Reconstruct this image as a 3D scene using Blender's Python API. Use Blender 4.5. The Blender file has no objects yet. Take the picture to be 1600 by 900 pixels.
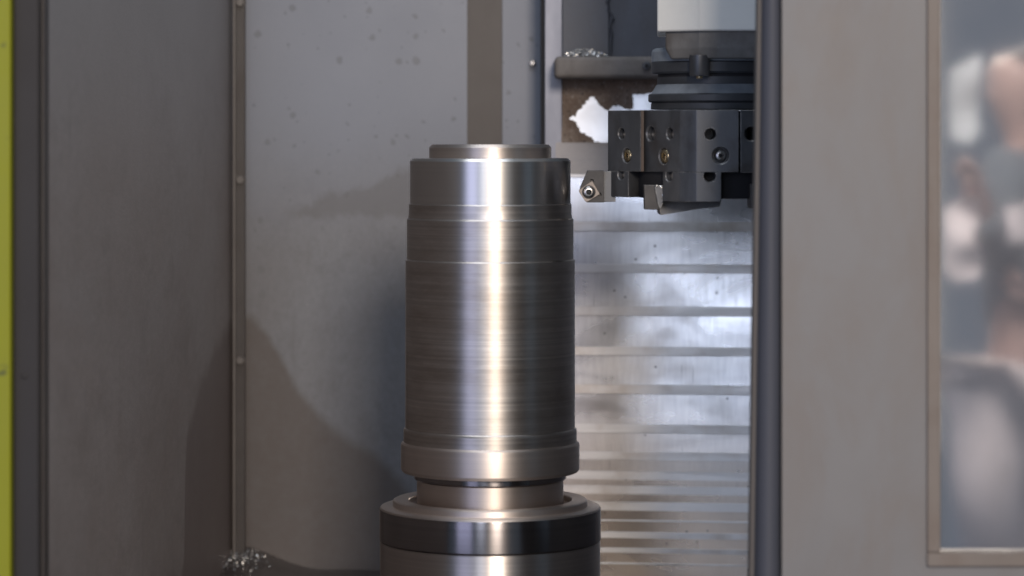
import bpy, bmesh, math, random
from mathutils import Vector, Matrix, noise
from mathutils.geometry import tessellate_polygon

random.seed(7)
R = math.radians
scene = bpy.context.scene
COL = scene.collection

# ------------------------------------------------------------------ camera
F = 4490.0        # focal length in photo pixels (1600 wide)
HZ = 212.0        # eye level row in the photo
CAMZ = 0.62       # eye height above the machine floor
D = 3.40          # distance to the spindle axis
cam_d = bpy.data.cameras.new("camera")
cam = bpy.data.objects.new("camera", cam_d)
COL.objects.link(cam)
cam.location = (0, 0, CAMZ)
cam.rotation_euler = (R(90), 0, 0)
cam_d.sensor_width = 36.0
cam_d.lens = 36.0 * F / 1600.0
cam_d.shift_y = -(450.0 - HZ) / 1600.0
cam_d.clip_start = 0.05
cam_d.clip_end = 200
cam_d.dof.use_dof = True
cam_d.dof.focus_distance = 3.50
cam_d.dof.aperture_fstop = 4.0
scene.camera = cam

# ------------------------------------------------------------------ world and lamps
world = bpy.data.worlds.new("World")
scene.world = world
world.use_nodes = True
bg = world.node_tree.nodes["Background"]
bg.inputs[0].default_value = (0.58, 0.77, 1.0, 1)
bg.inputs[1].default_value = 0.165


def area(name, loc, target, sx, sy, power, color):
    l = bpy.data.lights.new(name, 'AREA')
    l.shape = 'RECTANGLE'
    l.size = sx
    l.size_y = sy
    l.energy = power
    l.color = color
    o = bpy.data.objects.new(name, l)
    COL.objects.link(o)
    o.location = loc
    d = Vector(target) - Vector(loc)
    o.rotation_euler = d.to_track_quat('-Z', 'Y').to_euler()
    return o


area("sunlit_opening_lamp", (0.85, -3.3, 2.25), (0.0, 3.6, 0.4), 0.95, 1.15, 212, (1.0, 0.87, 0.74))
area("warm_opening_lamp", (0.66, -3.2, 0.75), (0.0, 3.6, 0.4), 1.28, 2.2, 19, (1.0, 0.88, 0.76))
area("bright_opening_lamp", (-0.95, -2.5, 1.55), (0.2, 3.8, 0.4), 0.75, 1.7, 25, (0.74, 0.82, 1.0))
area("sky_opening_lamp", (-1.90, -0.5, 0.55), (0.0, 3.6, 0.4), 1.15, 1.3, 12.5, (0.62, 0.66, 1.0))
area("overhead_lamp", (-0.15, 3.0, 2.5), (-0.02, 3.5, 0.2), 1.2, 0.9, 13, (0.86, 0.92, 1.0))
area("bystander_fill_lamp", (0.85, -0.1, 1.9), (1.2, -1.3, 0.0), 0.5, 0.5, 70, (1.0, 0.95, 0.92))  # unseen lamp added only to light the mirrored bystander and props

scene.view_settings.view_transform = 'Standard'
scene.view_settings.look = 'None'
scene.view_settings.gamma = 1
scene.view_settings.use_curve_mapping = False
scene.view_settings.exposure = 0.0


# ------------------------------------------------------------------ helpers
def P(px, py, d):
    return Vector(((px - 800.0) / F * d, d, CAMZ + (HZ - py) / F * d))


U = D / F         # metres per photo pixel at the spindle axis


def s2l(r, g, b):
    def f(c):
        c /= 255.0
        return c / 12.92 if c <= 0.04045 else ((c + 0.055) / 1.055) ** 2.4
    return (f(r), f(g), f(b), 1)


def tag(o, label=None, cat=None, group=None, kind=None):
    if label: o["label"] = label
    if cat: o["category"] = cat
    if group: o["group"] = group
    if kind: o["kind"] = kind
    return o


def empty(name, loc, label, cat, group=None):
    o = bpy.data.objects.new(name, None)
    o.empty_display_size = 0.05
    COL.objects.link(o)
    o.location = loc
    return tag(o, label, cat, group)


def root_loc(p):
    v = Vector((0, 0, 0))
    while p is not None:
        v += Vector(p.location)
        p = p.parent
    return v


def link(name, bm, mat, parent=None, smooth=False, bevel=0.0, segs=2, origin=None, angle=35):
    """world-space bmesh -> one mesh object"""
    bmesh.ops.remove_doubles(bm, verts=bm.verts, dist=1e-6)
    if bevel > 0:
        es = [e for e in bm.edges if len(e.link_faces) == 2 and e.calc_face_angle(0) > R(20)]
        bmesh.ops.bevel(bm, geom=es, offset=bevel, segments=segs, affect='EDGES', profile=0.5, clamp_overlap=True)
    bmesh.ops.recalc_face_normals(bm, faces=bm.faces)
    base = root_loc(parent) if parent is not None else Vector((0, 0, 0))
    if origin is not None:
        org = Vector(origin)
    elif parent is None:
        c = Vector((0, 0, 0))
        for v in bm.verts: c += v.co
        c /= max(1, len(bm.verts))
        org = Vector((c.x, c.y, min(v.co.z for v in bm.verts)))
    else:
        org = base
    for v in bm.verts: v.co -= org
    me = bpy.data.meshes.new(name)
    bm.to_mesh(me)
    bm.free()
    if smooth:
        for p in me.polygons: p.use_smooth = True
        try:
            me.set_sharp_from_angle(angle=R(angle))
        except Exception:
            pass
    if mat is not None: me.materials.append(mat)
    o = bpy.data.objects.new(name, me)
    COL.objects.link(o)
    if parent is not None:
        o.parent = parent
        o.location = org - base
    else:
        o.location = org
    return o


def hexa(bm, c):
    """8 corners: bottom 4 ccw, top 4 ccw"""
    v = [bm.verts.new(p) for p in c]
    for f in ((3, 2, 1, 0), (4, 5, 6, 7), (0, 1, 5, 4), (1, 2, 6, 5), (2, 3, 7, 6), (3, 0, 4, 7)):
        bm.faces.new([v[i] for i in f])


def box(bm, x0, x1, y0, y1, z0, z1):
    hexa(bm, [(x0, y0, z0), (x1, y0, z0), (x1, y1, z0), (x0, y1, z0),
              (x0, y0, z1), (x1, y0, z1), (x1, y1, z1), (x0, y1, z1)])


def pbox(px0, px1, py0, py1, d, thick):
    """box whose front face covers the given photo rectangle at depth d"""
    bm = bmesh.new()
    a = P(px0, py1, d)
    b = P(px1, py0, d)
    box(bm, a.x, b.x, d, d + thick, a.z, b.z)
    return bm


def prism_world(plan, z0, z1):
    """plan: list of (x,y) world; vertical extrusion"""
    bm = bmesh.new()
    lo = [bm.verts.new((x, y, z0)) for x, y in plan]
    hi = [bm.verts.new((x, y, z1)) for x, y in plan]
    n = len(plan)
    bm.faces.new(lo[::-1])
    bm.faces.new(hi)
    for i in range(n):
        j = (i + 1) % n
        bm.faces.new((lo[i], lo[j], hi[j], hi[i]))
    return bm


def plan_pts(pts):
    return [((px - 800.0) / F * (D + o * U), D + o * U) for px, o in pts]


def zz(py, d=D):
    return CAMZ + (HZ - py) / F * d


def lathe_bm(prof, cx, cy, segs=128, a0=0.0, a1=2 * math.pi):
    """prof: list of (radius, z) in metres, closed about the axis when radius hits 0"""
    bm = bmesh.new()
    full = abs(a1 - a0 - 2 * math.pi) < 1e-6
    n = segs if full else segs + 1
    rings = []
    for r, z in prof:
        if r <= 1e-9:
            rings.append([bm.verts.new((cx, cy, z))])
        else:
            rings.append([bm.verts.new((cx + r * math.cos(a0 + (a1 - a0) * i / segs),
                                        cy + r * math.sin(a0 + (a1 - a0) * i / segs), z)) for i in range(n)])
    for a, b in zip(rings[:-1], rings[1:]):
        m = segs
        for i in range(m):
            j = (i + 1) % n if full else i + 1
            if len(a) == 1 and len(b) == 1: continue
            if len(a) == 1: bm.faces.new((a[0], b[i], b[j]))
            elif len(b) == 1: bm.faces.new((a[i], b[0], a[j]))
            else: bm.faces.new((a[i], b[i], b[j], a[j]))
    return bm


def cyl_bm(c, axis, r, h0, h1, segs=24, chamfer=0.0):
    """cylinder along axis from c+axis*h0 to c+axis*h1"""
    axis = Vector(axis).normalized()
    q = axis.to_track_quat('Z', 'Y').to_matrix().to_4x4()
    prof = [(0, h0), (r, h0)]
    if chamfer > 0:
        prof += [(r, h1 - chamfer), (r - chamfer * 0.3, h1 - chamfer * 0.3), (r - chamfer, h1)]
    else:
        prof += [(r, h1)]
    prof += [(0, h1)]
    bm = lathe_bm(prof, 0, 0, segs)
    bm.transform(Matrix.Translation(Vector(c)) @ q)
    return bm


def merge(bms):
    out = bmesh.new()
    for b in bms:
        me = bpy.data.meshes.new("tmp")
        b.to_mesh(me)
        b.free()
        out.from_mesh(me)
        bpy.data.meshes.remove(me)
    return out


def cut(o, cutters):
    """subtract the (world space) cutter bmeshes from object o, one boolean"""
    bm = merge(cutters)
    bmesh.ops.recalc_face_normals(bm, faces=bm.faces)
    me = bpy.data.meshes.new("cutter")
    bm.to_mesh(me)
    bm.free()
    c = bpy.data.objects.new("cutter", me)
    COL.objects.link(c)
    m = o.modifiers.new("cut", 'BOOLEAN')
    m.operation = 'DIFFERENCE'
    m.solver = 'EXACT'
    m.object = c
    bpy.context.view_layer.update()
    dg = bpy.context.evaluated_depsgraph_get()
    new = bpy.data.meshes.new_from_object(o.evaluated_get(dg))
    o.modifiers.remove(m)
    old = o.data
    o.data = new
    new.name = o.name
    bpy.data.objects.remove(c)
    bpy.data.meshes.remove(me)
    for p in new.polygons: p.use_smooth = True
    new.set_sharp_from_angle(angle=R(14))


# ------------------------------------------------------------------ materials
class NT:
    def __init__(s, name):
        s.m = bpy.data.materials.new(name)
        s.m.use_nodes = True
        s.t = s.m.node_tree
        s.b = s.t.nodes["Principled BSDF"]
        s.out = s.t.nodes["Material Output"]

    def n(s, kind, **kw):
        nd = s.t.nodes.new(kind)
        for k, v in kw.items(): setattr(nd, k, v)
        return nd

    def l(s, a, b): s.t.links.new(a, b)

    def coord(s, out='Object'):
        return s.n('ShaderNodeTexCoord').outputs[out]

    def mapped(s, scale, out='Object', rot=(0, 0, 0), loc=(0, 0, 0)):
        m = s.n('ShaderNodeMapping')
        m.inputs['Scale'].default_value = scale
        m.inputs['Rotation'].default_value = rot
        m.inputs['Location'].default_value = loc
        s.l(s.coord(out), m.inputs[0])
        return m.outputs[0]

    def noise(s, vec, scale, detail=4, rough=0.55, dist=0.0):
        t = s.n('ShaderNodeTexNoise')
        t.inputs['Scale'].default_value = scale
        t.inputs['Detail'].default_value = detail
        t.inputs['Roughness'].default_value = rough
        t.inputs['Distortion'].default_value = dist
        if vec is not None: s.l(vec, t.inputs['Vector'])
        return t.outputs['Fac']

    def ramp(s, fac, stops):
        r = s.n('ShaderNodeValToRGB')
        e = r.color_ramp.elements
        while len(e) < len(stops): e.new(0.5)
        for i, (p, c) in enumerate(stops):
            e[i].position = p
            e[i].color = c if not isinstance(c, (int, float)) else (c, c, c, 1)
        s.l(fac, r.inputs[0])
        return r.outputs[0]

    def math(s, op, a, b=None, clamp=False):
        m = s.n('ShaderNodeMath', operation=op)
        m.use_clamp = clamp
        for i, v in enumerate((a, b)):
            if v is None: continue
            if isinstance(v, (int, float)): m.inputs[i].default_value = v
            else: s.l(v, m.inputs[i])
        return m.outputs[0]

    def mix(s, fac, a, b, mode='MIX'):
        m = s.n('ShaderNodeMix', data_type='RGBA', blend_type=mode)
        for inp, v in ((m.inputs[0], fac), (m.inputs[6], a), (m.inputs[7], b)):
            if isinstance(v, (int, float)): inp.default_value = v
            elif isinstance(v, tuple): inp.default_value = v
            else: s.l(v, inp)
        return m.outputs[2]

    def maprange(s, v, a, b, c=0.0, d=1.0, smooth=True):
        m = s.n('ShaderNodeMapRange')
        m.interpolation_type = 'SMOOTHSTEP' if smooth else 'LINEAR'
        s.l(v, m.inputs['Value'])
        m.inputs['From Min'].default_value = a
        m.inputs['From Max'].default_value = b
        m.inputs['To Min'].default_value = c
        m.inputs['To Max'].default_value = d
        return m.outputs['Result']

    def bump(s, h, strength, dist=0.001):
        b = s.n('ShaderNodeBump')
        b.inputs['Strength'].default_value = strength
        b.inputs['Distance'].default_value = dist
        s.l(h, b.inputs['Height'])
        s.l(b.outputs[0], s.b.inputs['Normal'])

    def set(s, **kw):
        for k, v in kw.items():
            i = s.b.inputs[k.replace('_', ' ')]
            if isinstance(v, (int, float, tuple)): i.default_value = v
            else: s.l(v, i)


def painted(name, base, var=0.12, rough=0.5, warm=None, scale=3.0, peel=0.12, spec=0.4, speck=True):
    k = NT(name)
    v = k.coord()
    n1 = k.noise(v, scale, 5, 0.6)
    dark = tuple(c * (1 - var) for c in base[:3]) + (1,)
    light = tuple(min(1, c * (1 + var)) for c in base[:3]) + (1,)
    c = k.ramp(n1, [(0.3, dark), (0.7, light)])
    if warm:
        n2 = k.noise(k.mapped((1, 1, 0.45)), scale * 1.7, 6, 0.65, 0.4)
        c = k.mix(k.ramp(n2, [(0.45, 0.0), (0.72, 0.75)]), c, warm)
    if speck:
        n3 = k.noise(v, 220, 2, 0.5)
        c = k.mix(k.ramp(n3, [(0.70, 0.0), (0.76, 0.35)]), c, tuple(min(1, x * 1.9 + 0.02) for x in base[:3]) + (1,))
    k.set(Base_Color=c, Roughness=k.maprange(n1, 0.2, 0.8, rough - 0.08, rough + 0.08))
    k.b.inputs['Specular IOR Level'].default_value = spec
    h = k.noise(v, 300, 3, 0.55)
    k.bump(h, peel, 0.0012)
    return k


def steel(name, base, rough=0.25, aniso=0.8, ring=900.0, rstr=0.05, tint=None, tang=True, streak=0.18, specks=False):
    """turned metal: fine circumferential lines, highlight drawn out along the axis"""
    k = NT(name)
    sep = k.n('ShaderNodeSeparateXYZ')
    k.l(k.coord(), sep.inputs[0])
    w1 = k.n('ShaderNodeTexNoise', noise_dimensions='1D')
    w1.inputs['Scale'].default_value = ring
    w1.inputs['Detail'].default_value = 3
    k.l(sep.outputs[2], w1.inputs['W'])
    w2 = k.n('ShaderNodeTexNoise', noise_dimensions='1D')
    w2.inputs['Scale'].default_value = ring * 0.22
    w2.inputs['Detail'].default_value = 6
    w2.inputs['Roughness'].default_value = 0.75
    k.l(sep.outputs[2], w2.inputs['W'])
    lo = tuple(c * (1 - streak) for c in base[:3]) + (1,)
    hi = tuple(min(1, c * (1 + streak)) for c in base[:3]) + (1,)
    c = k.ramp(w2.outputs['Fac'], [(0.32, lo), (0.68, hi)])
    if tint:
        c = k.mix(k.ramp(k.noise(k.mapped((0.7, 0.7, 3.0)), 7, 6, 0.7), [(0.45, 0.0), (0.72, 0.75)]), c, tint)
    r = k.maprange(w2.outputs['Fac'], 0.25, 0.75, rough * (1 - streak * 0.5), rough * (1 + streak * 0.5))
    k.set(Base_Color=c, Metallic=1.0, Roughness=r, Anisotropic=aniso)
    k.b.inputs['Anisotropic Rotation'].default_value = 0.25
    if tang:
        t = k.n('ShaderNodeTangent', direction_type='RADIAL', axis='Z')
        k.l(t.outputs[0], k.b.inputs['Tangent'])
    k.bump(w1.outputs['Fac'], rstr, 0.0004)
    return k


M = {}
M['shaft'] = steel('turned_steel', (0.60, 0.555, 0.52), 0.36, 0.60, rstr=0.005, streak=0.15, tint=(0.36, 0.30, 0.255, 1)).m
M['polish'] = steel('polished_steel', (0.68, 0.65, 0.62), 0.31, 0.6, rstr=0.004, streak=0.025).m
M['collar'] = steel('dull_turned_steel', (0.70, 0.615, 0.56), 0.46, 0.75, rstr=0.006, streak=0.05).m
M['black'] = steel('black_oxide_steel', (0.26, 0.24, 0.24), 0.24, 0.85, rstr=0.008, streak=0.10).m
M['chuck'] = steel('chuck_steel', (0.52, 0.47, 0.44), 0.36, 0.85, rstr=0.015, streak=0.08).m


def flat_metal(name, base, rough, metallic=1.0, nscale=30, var=0.15, stretch=(1, 1, 1), tint=None, bump=0.05):
    k = NT(name)
    n = k.noise(k.mapped(stretch), nscale, 5, 0.65)
    lo = tuple(c * (1 - var) for c in base[:3]) + (1,)
    hi = tuple(min(1, c * (1 + var)) for c in base[:3]) + (1,)
    c = k.ramp(n, [(0.3, lo), (0.7, hi)])
    if tint:
        c = k.mix(k.ramp(k.noise(k.coord(), nscale * 0.6, 5), [(0.5, 0.0), (0.7, 0.9)]), c, tint)
    k.set(Base_Color=c, Metallic=metallic, Roughness=k.maprange(n, 0.2, 0.8, rough * 0.8, rough * 1.25))
    k.bump(k.noise(k.coord(), 600, 2), bump, 0.0004)
    return k


def worn_edges(k, colour, radius=0.0016, amount=0.8):
    bv = k.n('ShaderNodeBevel')
    bv.samples = 4
    bv.inputs['Radius'].default_value = radius
    g = k.n('ShaderNodeNewGeometry')
    d = k.n('ShaderNodeVectorMath', operation='DOT_PRODUCT')
    k.l(bv.outputs[0], d.inputs[0])
    k.l(g.outputs['True Normal'], d.inputs[1])
    e = k.maprange(d.outputs['Value'], 0.995, 0.90, 0.0, 1.0)
    e = k.math('MULTIPLY', e, k.maprange(k.noise(k.coord(), 130, 4, 0.7), 0.38, 0.62, 0.0, amount))
    col = k.b.inputs['Base Color'].links[0].from_socket
    k.set(Base_Color=k.mix(e, col, colour))
    return k


M['turret'] = worn_edges(flat_metal('dark_tool_steel', (0.115, 0.12, 0.132), 0.46, 0.6, 40, 0.22, (1, 1, 0.3), (0.075, 0.07, 0.07, 1)), (0.5, 0.48, 0.46, 1)).m
M['neck'] = flat_metal('dark_ring_steel', (0.075, 0.08, 0.09), 0.5, 0.4, 40, 0.15, (1, 1, 2)).m
M['neck_light'] = flat_metal('pale_ring_steel', (0.28, 0.31, 0.35), 0.55, 0.3, 60, 0.15).m
M['holder'] = worn_edges(flat_metal('tool_holder_steel', (0.07, 0.066, 0.066), 0.55, 0.3, 60, 0.2), (0.30, 0.28, 0.27, 1), 0.0008).m
M['insert'] = flat_metal('carbide_insert', (0.20, 0.175, 0.16), 0.42, 0.8, 90, 0.12).m
M['screw'] = flat_metal('screw_steel', (0.45, 0.43, 0.42), 0.3, 1.0, 90, 0.05, bump=0.0).m
M['warm_screw'] = flat_metal('warm_tint_screw_steel', (0.52, 0.42, 0.27), 0.3, 1.0, 90, 0.05, bump=0.0).m  # warm reflection put into the screw's base colour
M['socket'] = flat_metal('dark_socket', (0.02, 0.02, 0.022), 0.6, 0.3, 60, 0.1).m
M['chip'] = flat_metal('bright_chip_steel', (0.88, 0.86, 0.83), 0.25, 1.0, 80, 0.25).m
M['rail'] = flat_metal('ground_rail_steel', (0.26, 0.27, 0.32), 0.45, 0.6, 30, 0.10, (1, 1, 0.2), bump=0.03).m
M['bright'] = flat_metal('bare_bright_steel', (0.90, 0.90, 0.91), 0.38, 0.8, 25, 0.03).m
M['white'] = painted('white_housing_paint', (0.84, 0.835, 0.80, 1), 0.06, 0.5, None, 8, 0.05).m
M['headgrey'] = painted('worn_grey_housing', (0.20, 0.195, 0.19, 1), 0.3, 0.5, (0.10, 0.085, 0.075, 1), 14, 0.08).m
M['plate'] = painted('column_dark_paint', s2l(96, 98, 106), 0.22, 0.5, s2l(86, 83, 82), 9, 0.1).m
M['ledge'] = painted('dusty_ledge_paint', s2l(128, 122, 118), 0.2, 0.6, s2l(98, 91, 86), 18, 0.3).m
M['post'] = painted('dark_post_paint', s2l(48, 45, 46), 0.08, 0.55, None, 5, 0.05).m
M['yellow'] = painted('yellow_green_paint', s2l(160, 160, 30), 0.05, 0.5, s2l(120, 122, 50), 6, 0.03).m
M['inner'] = painted('inner_sheet_paint', (0.32, 0.31, 0.31, 1), 0.06, 0.5, None, 3, 0.1).m
M['door'] = painted('door_grey_paint', s2l(138, 136, 137), 0.08, 0.5, s2l(133, 124, 119), 6, 0.05, speck=False).m
M['door_lip'] = painted('door_lip_paint', s2l(104, 99, 97), 0.06, 0.6, None, 5, 0.03, speck=False).m
M['seal'] = painted('blue_grey_rubber', s2l(82, 84, 94), 0.05, 0.6, None, 5, 0.03, speck=False).m
M['frame'] = painted('tan_frame_paint', s2l(138, 128, 121), 0.10, 0.55, s2l(122, 106, 96), 12, 0.05, speck=False).m
M['dark'] = painted('dark_gap_paint', s2l(40, 40, 44), 0.1, 0.7, None, 5, 0.03).m
M['strip'] = painted('corner_strip_paint', s2l(74, 69, 68), 0.15, 0.45, s2l(64, 55, 52), 16, 0.1).m
M['rust'] = painted('rusty_joint', s2l(84, 70, 61), 0.15, 0.6, s2l(62, 50, 43), 40, 0.1).m
M['lip_edge'] = painted('worn_edge_paint', s2l(112, 106, 103), 0.12, 0.4, None, 20, 0.05).m
M['brown_band'] = painted('band_brown', s2l(100, 94, 91), 0.08, 0.5, s2l(92, 85, 82), 6, 0.08).m
M['floor'] = painted('oily_floor', s2l(70, 62, 60), 0.2, 0.35, s2l(50, 42, 42), 10, 0.3).m


def toned_wall(name, base, warm, low_col, curve, x0, x1, zlo, zhi, spots=False, soft=0.012, peel=0.12, upper=None):
    """painted sheet with a darker tone below a wandering edge (curve in world x -> z)"""
    k = painted(name, base, 0.06, 0.42, None, 2.2, peel, 0.5)
    col = k.b.inputs['Base Color'].links[0].from_socket
    geo = k.n('ShaderNodeNewGeometry')
    sep = k.n('ShaderNodeSeparateXYZ')
    k.l(geo.outputs['Position'], sep.inputs[0])
    n2 = k.noise(k.mapped((1, 0.35, 0.7)), 5.0, 7, 0.7, 0.6)
    col = k.mix(k.ramp(n2, [(0.42, 0.0), (0.72, 0.85)]), col, warm)
    n4 = k.noise(k.mapped((1, 0.35, 0.8)), 16.0, 6, 0.75, 0.3)
    col = k.mix(k.ramp(n4, [(0.50, 0.0), (0.72, 0.40)]), col, tuple(c_ * 0.62 for c_ in warm[:3]) + (1,))
    n6 = k.noise(k.mapped((1, 0.3, 0.8)), 150.0, 3, 0.6)
    col = k.mix(k.ramp(n6, [(0.35, 0.22), (0.65, 0.0)]), col, tuple(c_ * 0.55 for c_ in base[:3]) + (1,))
    n5 = k.noise(k.mapped((9, 3, 0.5)), 9.0, 4, 0.6)
    col = k.mix(k.ramp(n5, [(0.60, 0.0), (0.74, 0.22)]), col, tuple(c_ * 0.6 for c_ in warm[:3]) + (1,))
    if upper:   # bluish tone above, base tone lower down, boundary wandering
        t = k.math('ADD', k.math('MULTIPLY', n2, 0.25), sep.outputs[2])
        col = k.mix(k.maprange(t, upper[0], upper[1], 0.0, 0.85), col, upper[2])
    if spots:
        for sc, thr in ((26, 0.20), (44, 0.14)):
            vo = k.n('ShaderNodeTexVoronoi', voronoi_dimensions='2D')
            vo.inputs['Scale'].default_value = sc
            cb = k.n('ShaderNodeCombineXYZ')
            wv = k.math('MULTIPLY', k.noise(k.coord(), 60, 2), 0.012)
            k.l(k.math('ADD', sep.outputs[0], wv), cb.inputs[0])
            k.l(k.math('SUBTRACT', sep.outputs[2], wv), cb.inputs[1])
            k.l(cb.outputs[0], vo.inputs['Vector'])
            ra = k.n('ShaderNodeSeparateColor')
            k.l(vo.outputs['Color'], ra.inputs[0])
            gate = k.math('GREATER_THAN', ra.outputs[0], 0.45)
            size = k.math('MULTIPLY', ra.outputs[1], thr)
            f = k.math('MULTIPLY', k.maprange(k.math('SUBTRACT', size, vo.outputs['Distance']), -0.01, 0.06), gate)
            col = k.mix(k.math('MULTIPLY', f, k.maprange(k.math('ADD', k.math('MULTIPLY', n2, 0.5), sep.outputs[2]), 0.55, 0.95, 0.10, 0.50)), col, tuple(c * 0.45 for c in base[:3]) + (1,))
    if spots:   # a splashed smear running down to the left
        xa, xb, za_, zb_ = P(425, 0, DB).x, P(650, 0, DB).x, P(0, 336, DB).z, P(0, 300, DB).z
        t = k.maprange(sep.outputs[0], xa, xb, 0, 1, False)
        zl_ = k.math('ADD', k.math('MULTIPLY', t, zb_ - za_), za_)
        hw = k.math('ADD', k.math('MULTIPLY', t, 0.034), 0.004)
        wz = k.math('MULTIPLY', k.math('SUBTRACT', k.noise(k.mapped((1.4, 1, 1)), 22, 5, 0.65), 0.5), 0.055)
        dz = k.math('ABSOLUTE', k.math('SUBTRACT', k.math('ADD', sep.outputs[2], wz), zl_))
        ms = k.math('MULTIPLY', k.maprange(k.math('SUBTRACT', hw, dz), -0.006, 0.010), k.maprange(t, 0.0, 0.25))
        col = k.mix(k.math('MULTIPLY', ms, 0.55), col, tuple(c_ * 0.72 for c_ in warm[:3]) + (1,))
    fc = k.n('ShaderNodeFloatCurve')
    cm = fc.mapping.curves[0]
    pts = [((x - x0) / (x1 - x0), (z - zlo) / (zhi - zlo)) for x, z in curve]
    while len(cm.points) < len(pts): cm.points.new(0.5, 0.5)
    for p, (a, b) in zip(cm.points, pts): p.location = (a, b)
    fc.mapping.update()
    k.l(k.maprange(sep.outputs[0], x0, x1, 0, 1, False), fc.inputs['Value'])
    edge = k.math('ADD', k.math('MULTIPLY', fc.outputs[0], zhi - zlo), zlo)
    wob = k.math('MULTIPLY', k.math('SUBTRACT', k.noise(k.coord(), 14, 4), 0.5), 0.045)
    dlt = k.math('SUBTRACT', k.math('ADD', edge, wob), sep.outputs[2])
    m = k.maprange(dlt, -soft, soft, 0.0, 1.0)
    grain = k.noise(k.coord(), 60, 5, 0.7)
    col = k.mix(k.math('MULTIPLY', m, k.maprange(grain, 0.2, 0.8, 0.78, 0.98)), col, low_col)  # darker tone below the curved edge
    k.set(Base_Color=col)
    return k.m


# ------------------------------------------------------------------ setting: machine floor and walls
DB = 4.20         # back wall
DO = 2.87         # door opening
# left side wall runs from the opening (68 px) back to the corner (366 px)
sa = P(68, 0, DO)
sb = P(367, 0, DB)
crv_b = [(P(x, 0, DB).x, P(0, y, DB).z) for x, y in
         [(380, 497), (398, 501), (415, 520), (435, 556), (462, 602), (500, 650), (550, 692), (600, 728), (650, 775), (760, 900)]]


def side_pt(px):
    # where a camera ray at column px meets the side wall
    t = (px - 800) / F
    # x = sa.x + (y-DO)*m ; x = t*y
    m = (sb.x - sa.x) / (DB - DO)
    y = (sa.x - DO * m) / (t - m)
    return t * y, y


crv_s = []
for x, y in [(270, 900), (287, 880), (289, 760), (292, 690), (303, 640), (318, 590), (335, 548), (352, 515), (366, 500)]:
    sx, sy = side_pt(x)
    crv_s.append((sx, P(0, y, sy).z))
M['back'] = toned_wall('back_wall_paint', s2l(130, 131, 137), s2l(117, 114, 116), s2l(96, 88, 85), crv_b,
                       crv_b[0][0], crv_b[-1][0], -0.1, 0.6, True, 0.014, 0.10, (0.56, 0.80, s2l(134, 139, 153)))
M['side'] = toned_wall('side_wall_paint', s2l(166, 158, 156), s2l(150, 136, 130), s2l(130, 118, 115), crv_s,
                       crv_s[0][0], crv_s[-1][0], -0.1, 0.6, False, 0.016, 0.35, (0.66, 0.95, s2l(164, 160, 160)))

ZT = 1.15
bm = bmesh.new()
xr = P(846, 0, DB).x
c0, c1 = P(730, 0, DB).x, P(785, 0, DB).x
box(bm, sb.x - 0.03, c0, DB, DB + 0.02, -0.02, ZT)
back = tag(link('back_wall', bm, M['back']), 'blue-grey painted rear sheet of the machine enclosure, spotted with dried drops', None, None, 'structure')
bm = bmesh.new()
box(bm, c1, xr, DB, DB + 0.02, -0.02, ZT)
link('wall_panel', bm, M['back'], back)
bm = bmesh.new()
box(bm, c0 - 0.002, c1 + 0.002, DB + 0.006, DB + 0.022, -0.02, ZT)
link('set_back_band', bm, M['brown_band'], back)  # brown vertical band, set slightly behind the wall sheets
# bolt near the right edge of the back wall
c = P(832, 99, DB)
link('bolt', merge([cyl_bm(c, (0, -1, 0), 0.0052, -0.001, 0.006, 16, 0.0015),
                    cyl_bm(c, (0, -1, 0), 0.0026, 0.005, 0.0068, 6)]), M['screw'], back, True)

bm = bmesh.new()
dx = Vector((sb.x - sa.x, DB - DO, 0)).normalized()
nx = Vector((dx.y, -dx.x, 0))
hexa(bm, [Vector((p.x, p.y, z)) for z in (-0.02, ZT) for p in
          (Vector((sa.x, DO, 0)), Vector((sb.x, DB - 0.0005, 0)), Vector((sb.x, DB - 0.0005, 0)) - nx * 0.02, Vector((sa.x, DO, 0)) - nx * 0.02)])
side = tag(link('side_wall', bm, M['side']), 'dark warm grey orange-peel painted side sheet left of the spindle', None, None, 'structure')
# far right inner wall, seen only as the dark side in the turned steel
bm = bmesh.new()
box(bm, 0.62, 0.64, 3.0, DB + 0.02, -0.02, ZT)
tag(link('side_wall', bm, M['inner']), 'dark grey inner sheet hidden behind the sliding door', None, None, 'structure')

# floor with a coved corner
bm = bmesh.new()
prof = [(2.75 + 0.0364 * i, -0.015) for i in range(41)]
xs = [-0.62 + 0.02 * i for i in range(64)]
rows = []
for x in xs:
    lift = 0.036 * math.exp(-((x + 0.395) / 0.065) ** 2)
    rows.append([bm.verts.new((x, y, z + lift * max(0, (y - 3.85) / 0.35) ** 1.5 - 0.005 * noise.noise((x * 15, y * 15, 1)))) for y, z in prof])
for a, b in zip(rows[:-1], rows[1:]):
    for i in range(len(prof) - 1):
        bm.faces.new((a[i], b[i], b[i + 1], a[i + 1]))
tag(link('machine_floor', bm, M['floor'], None, True, origin=(0, 3.4, 0)), 'oily brown machine floor', None, None, 'structure')

# corner strip with screws
strip = empty('corner_strip', (P(374, 0, DB - 0.06).x, DB - 0.06, 0.0), 'narrow screwed corner strip between the dark side sheet and grey rear sheet', 'trim strip')
link('strip_plate', pbox(368, 383, -260, 878, DB - 0.05, 0.012), M['strip'], strip, False, 0.0008)
link('raised_edge', pbox(363.5, 368, -260, 878, DB - 0.056, 0.022), M['lip_edge'], strip, False, 0.001)
for py in (4, 281, 563):
    c = P(375.5, py, DB - 0.05)
    s = link('screw', cyl_bm(c, (0, -1, 0), 0.0062, -0.002, 0.006, 6, 0.001), M['lip_edge'], strip, False)
    link('washer', cyl_bm(c, (0, -1, 0), 0.0085, -0.002, 0.0015, 20), M['strip'], s, True)

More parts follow.
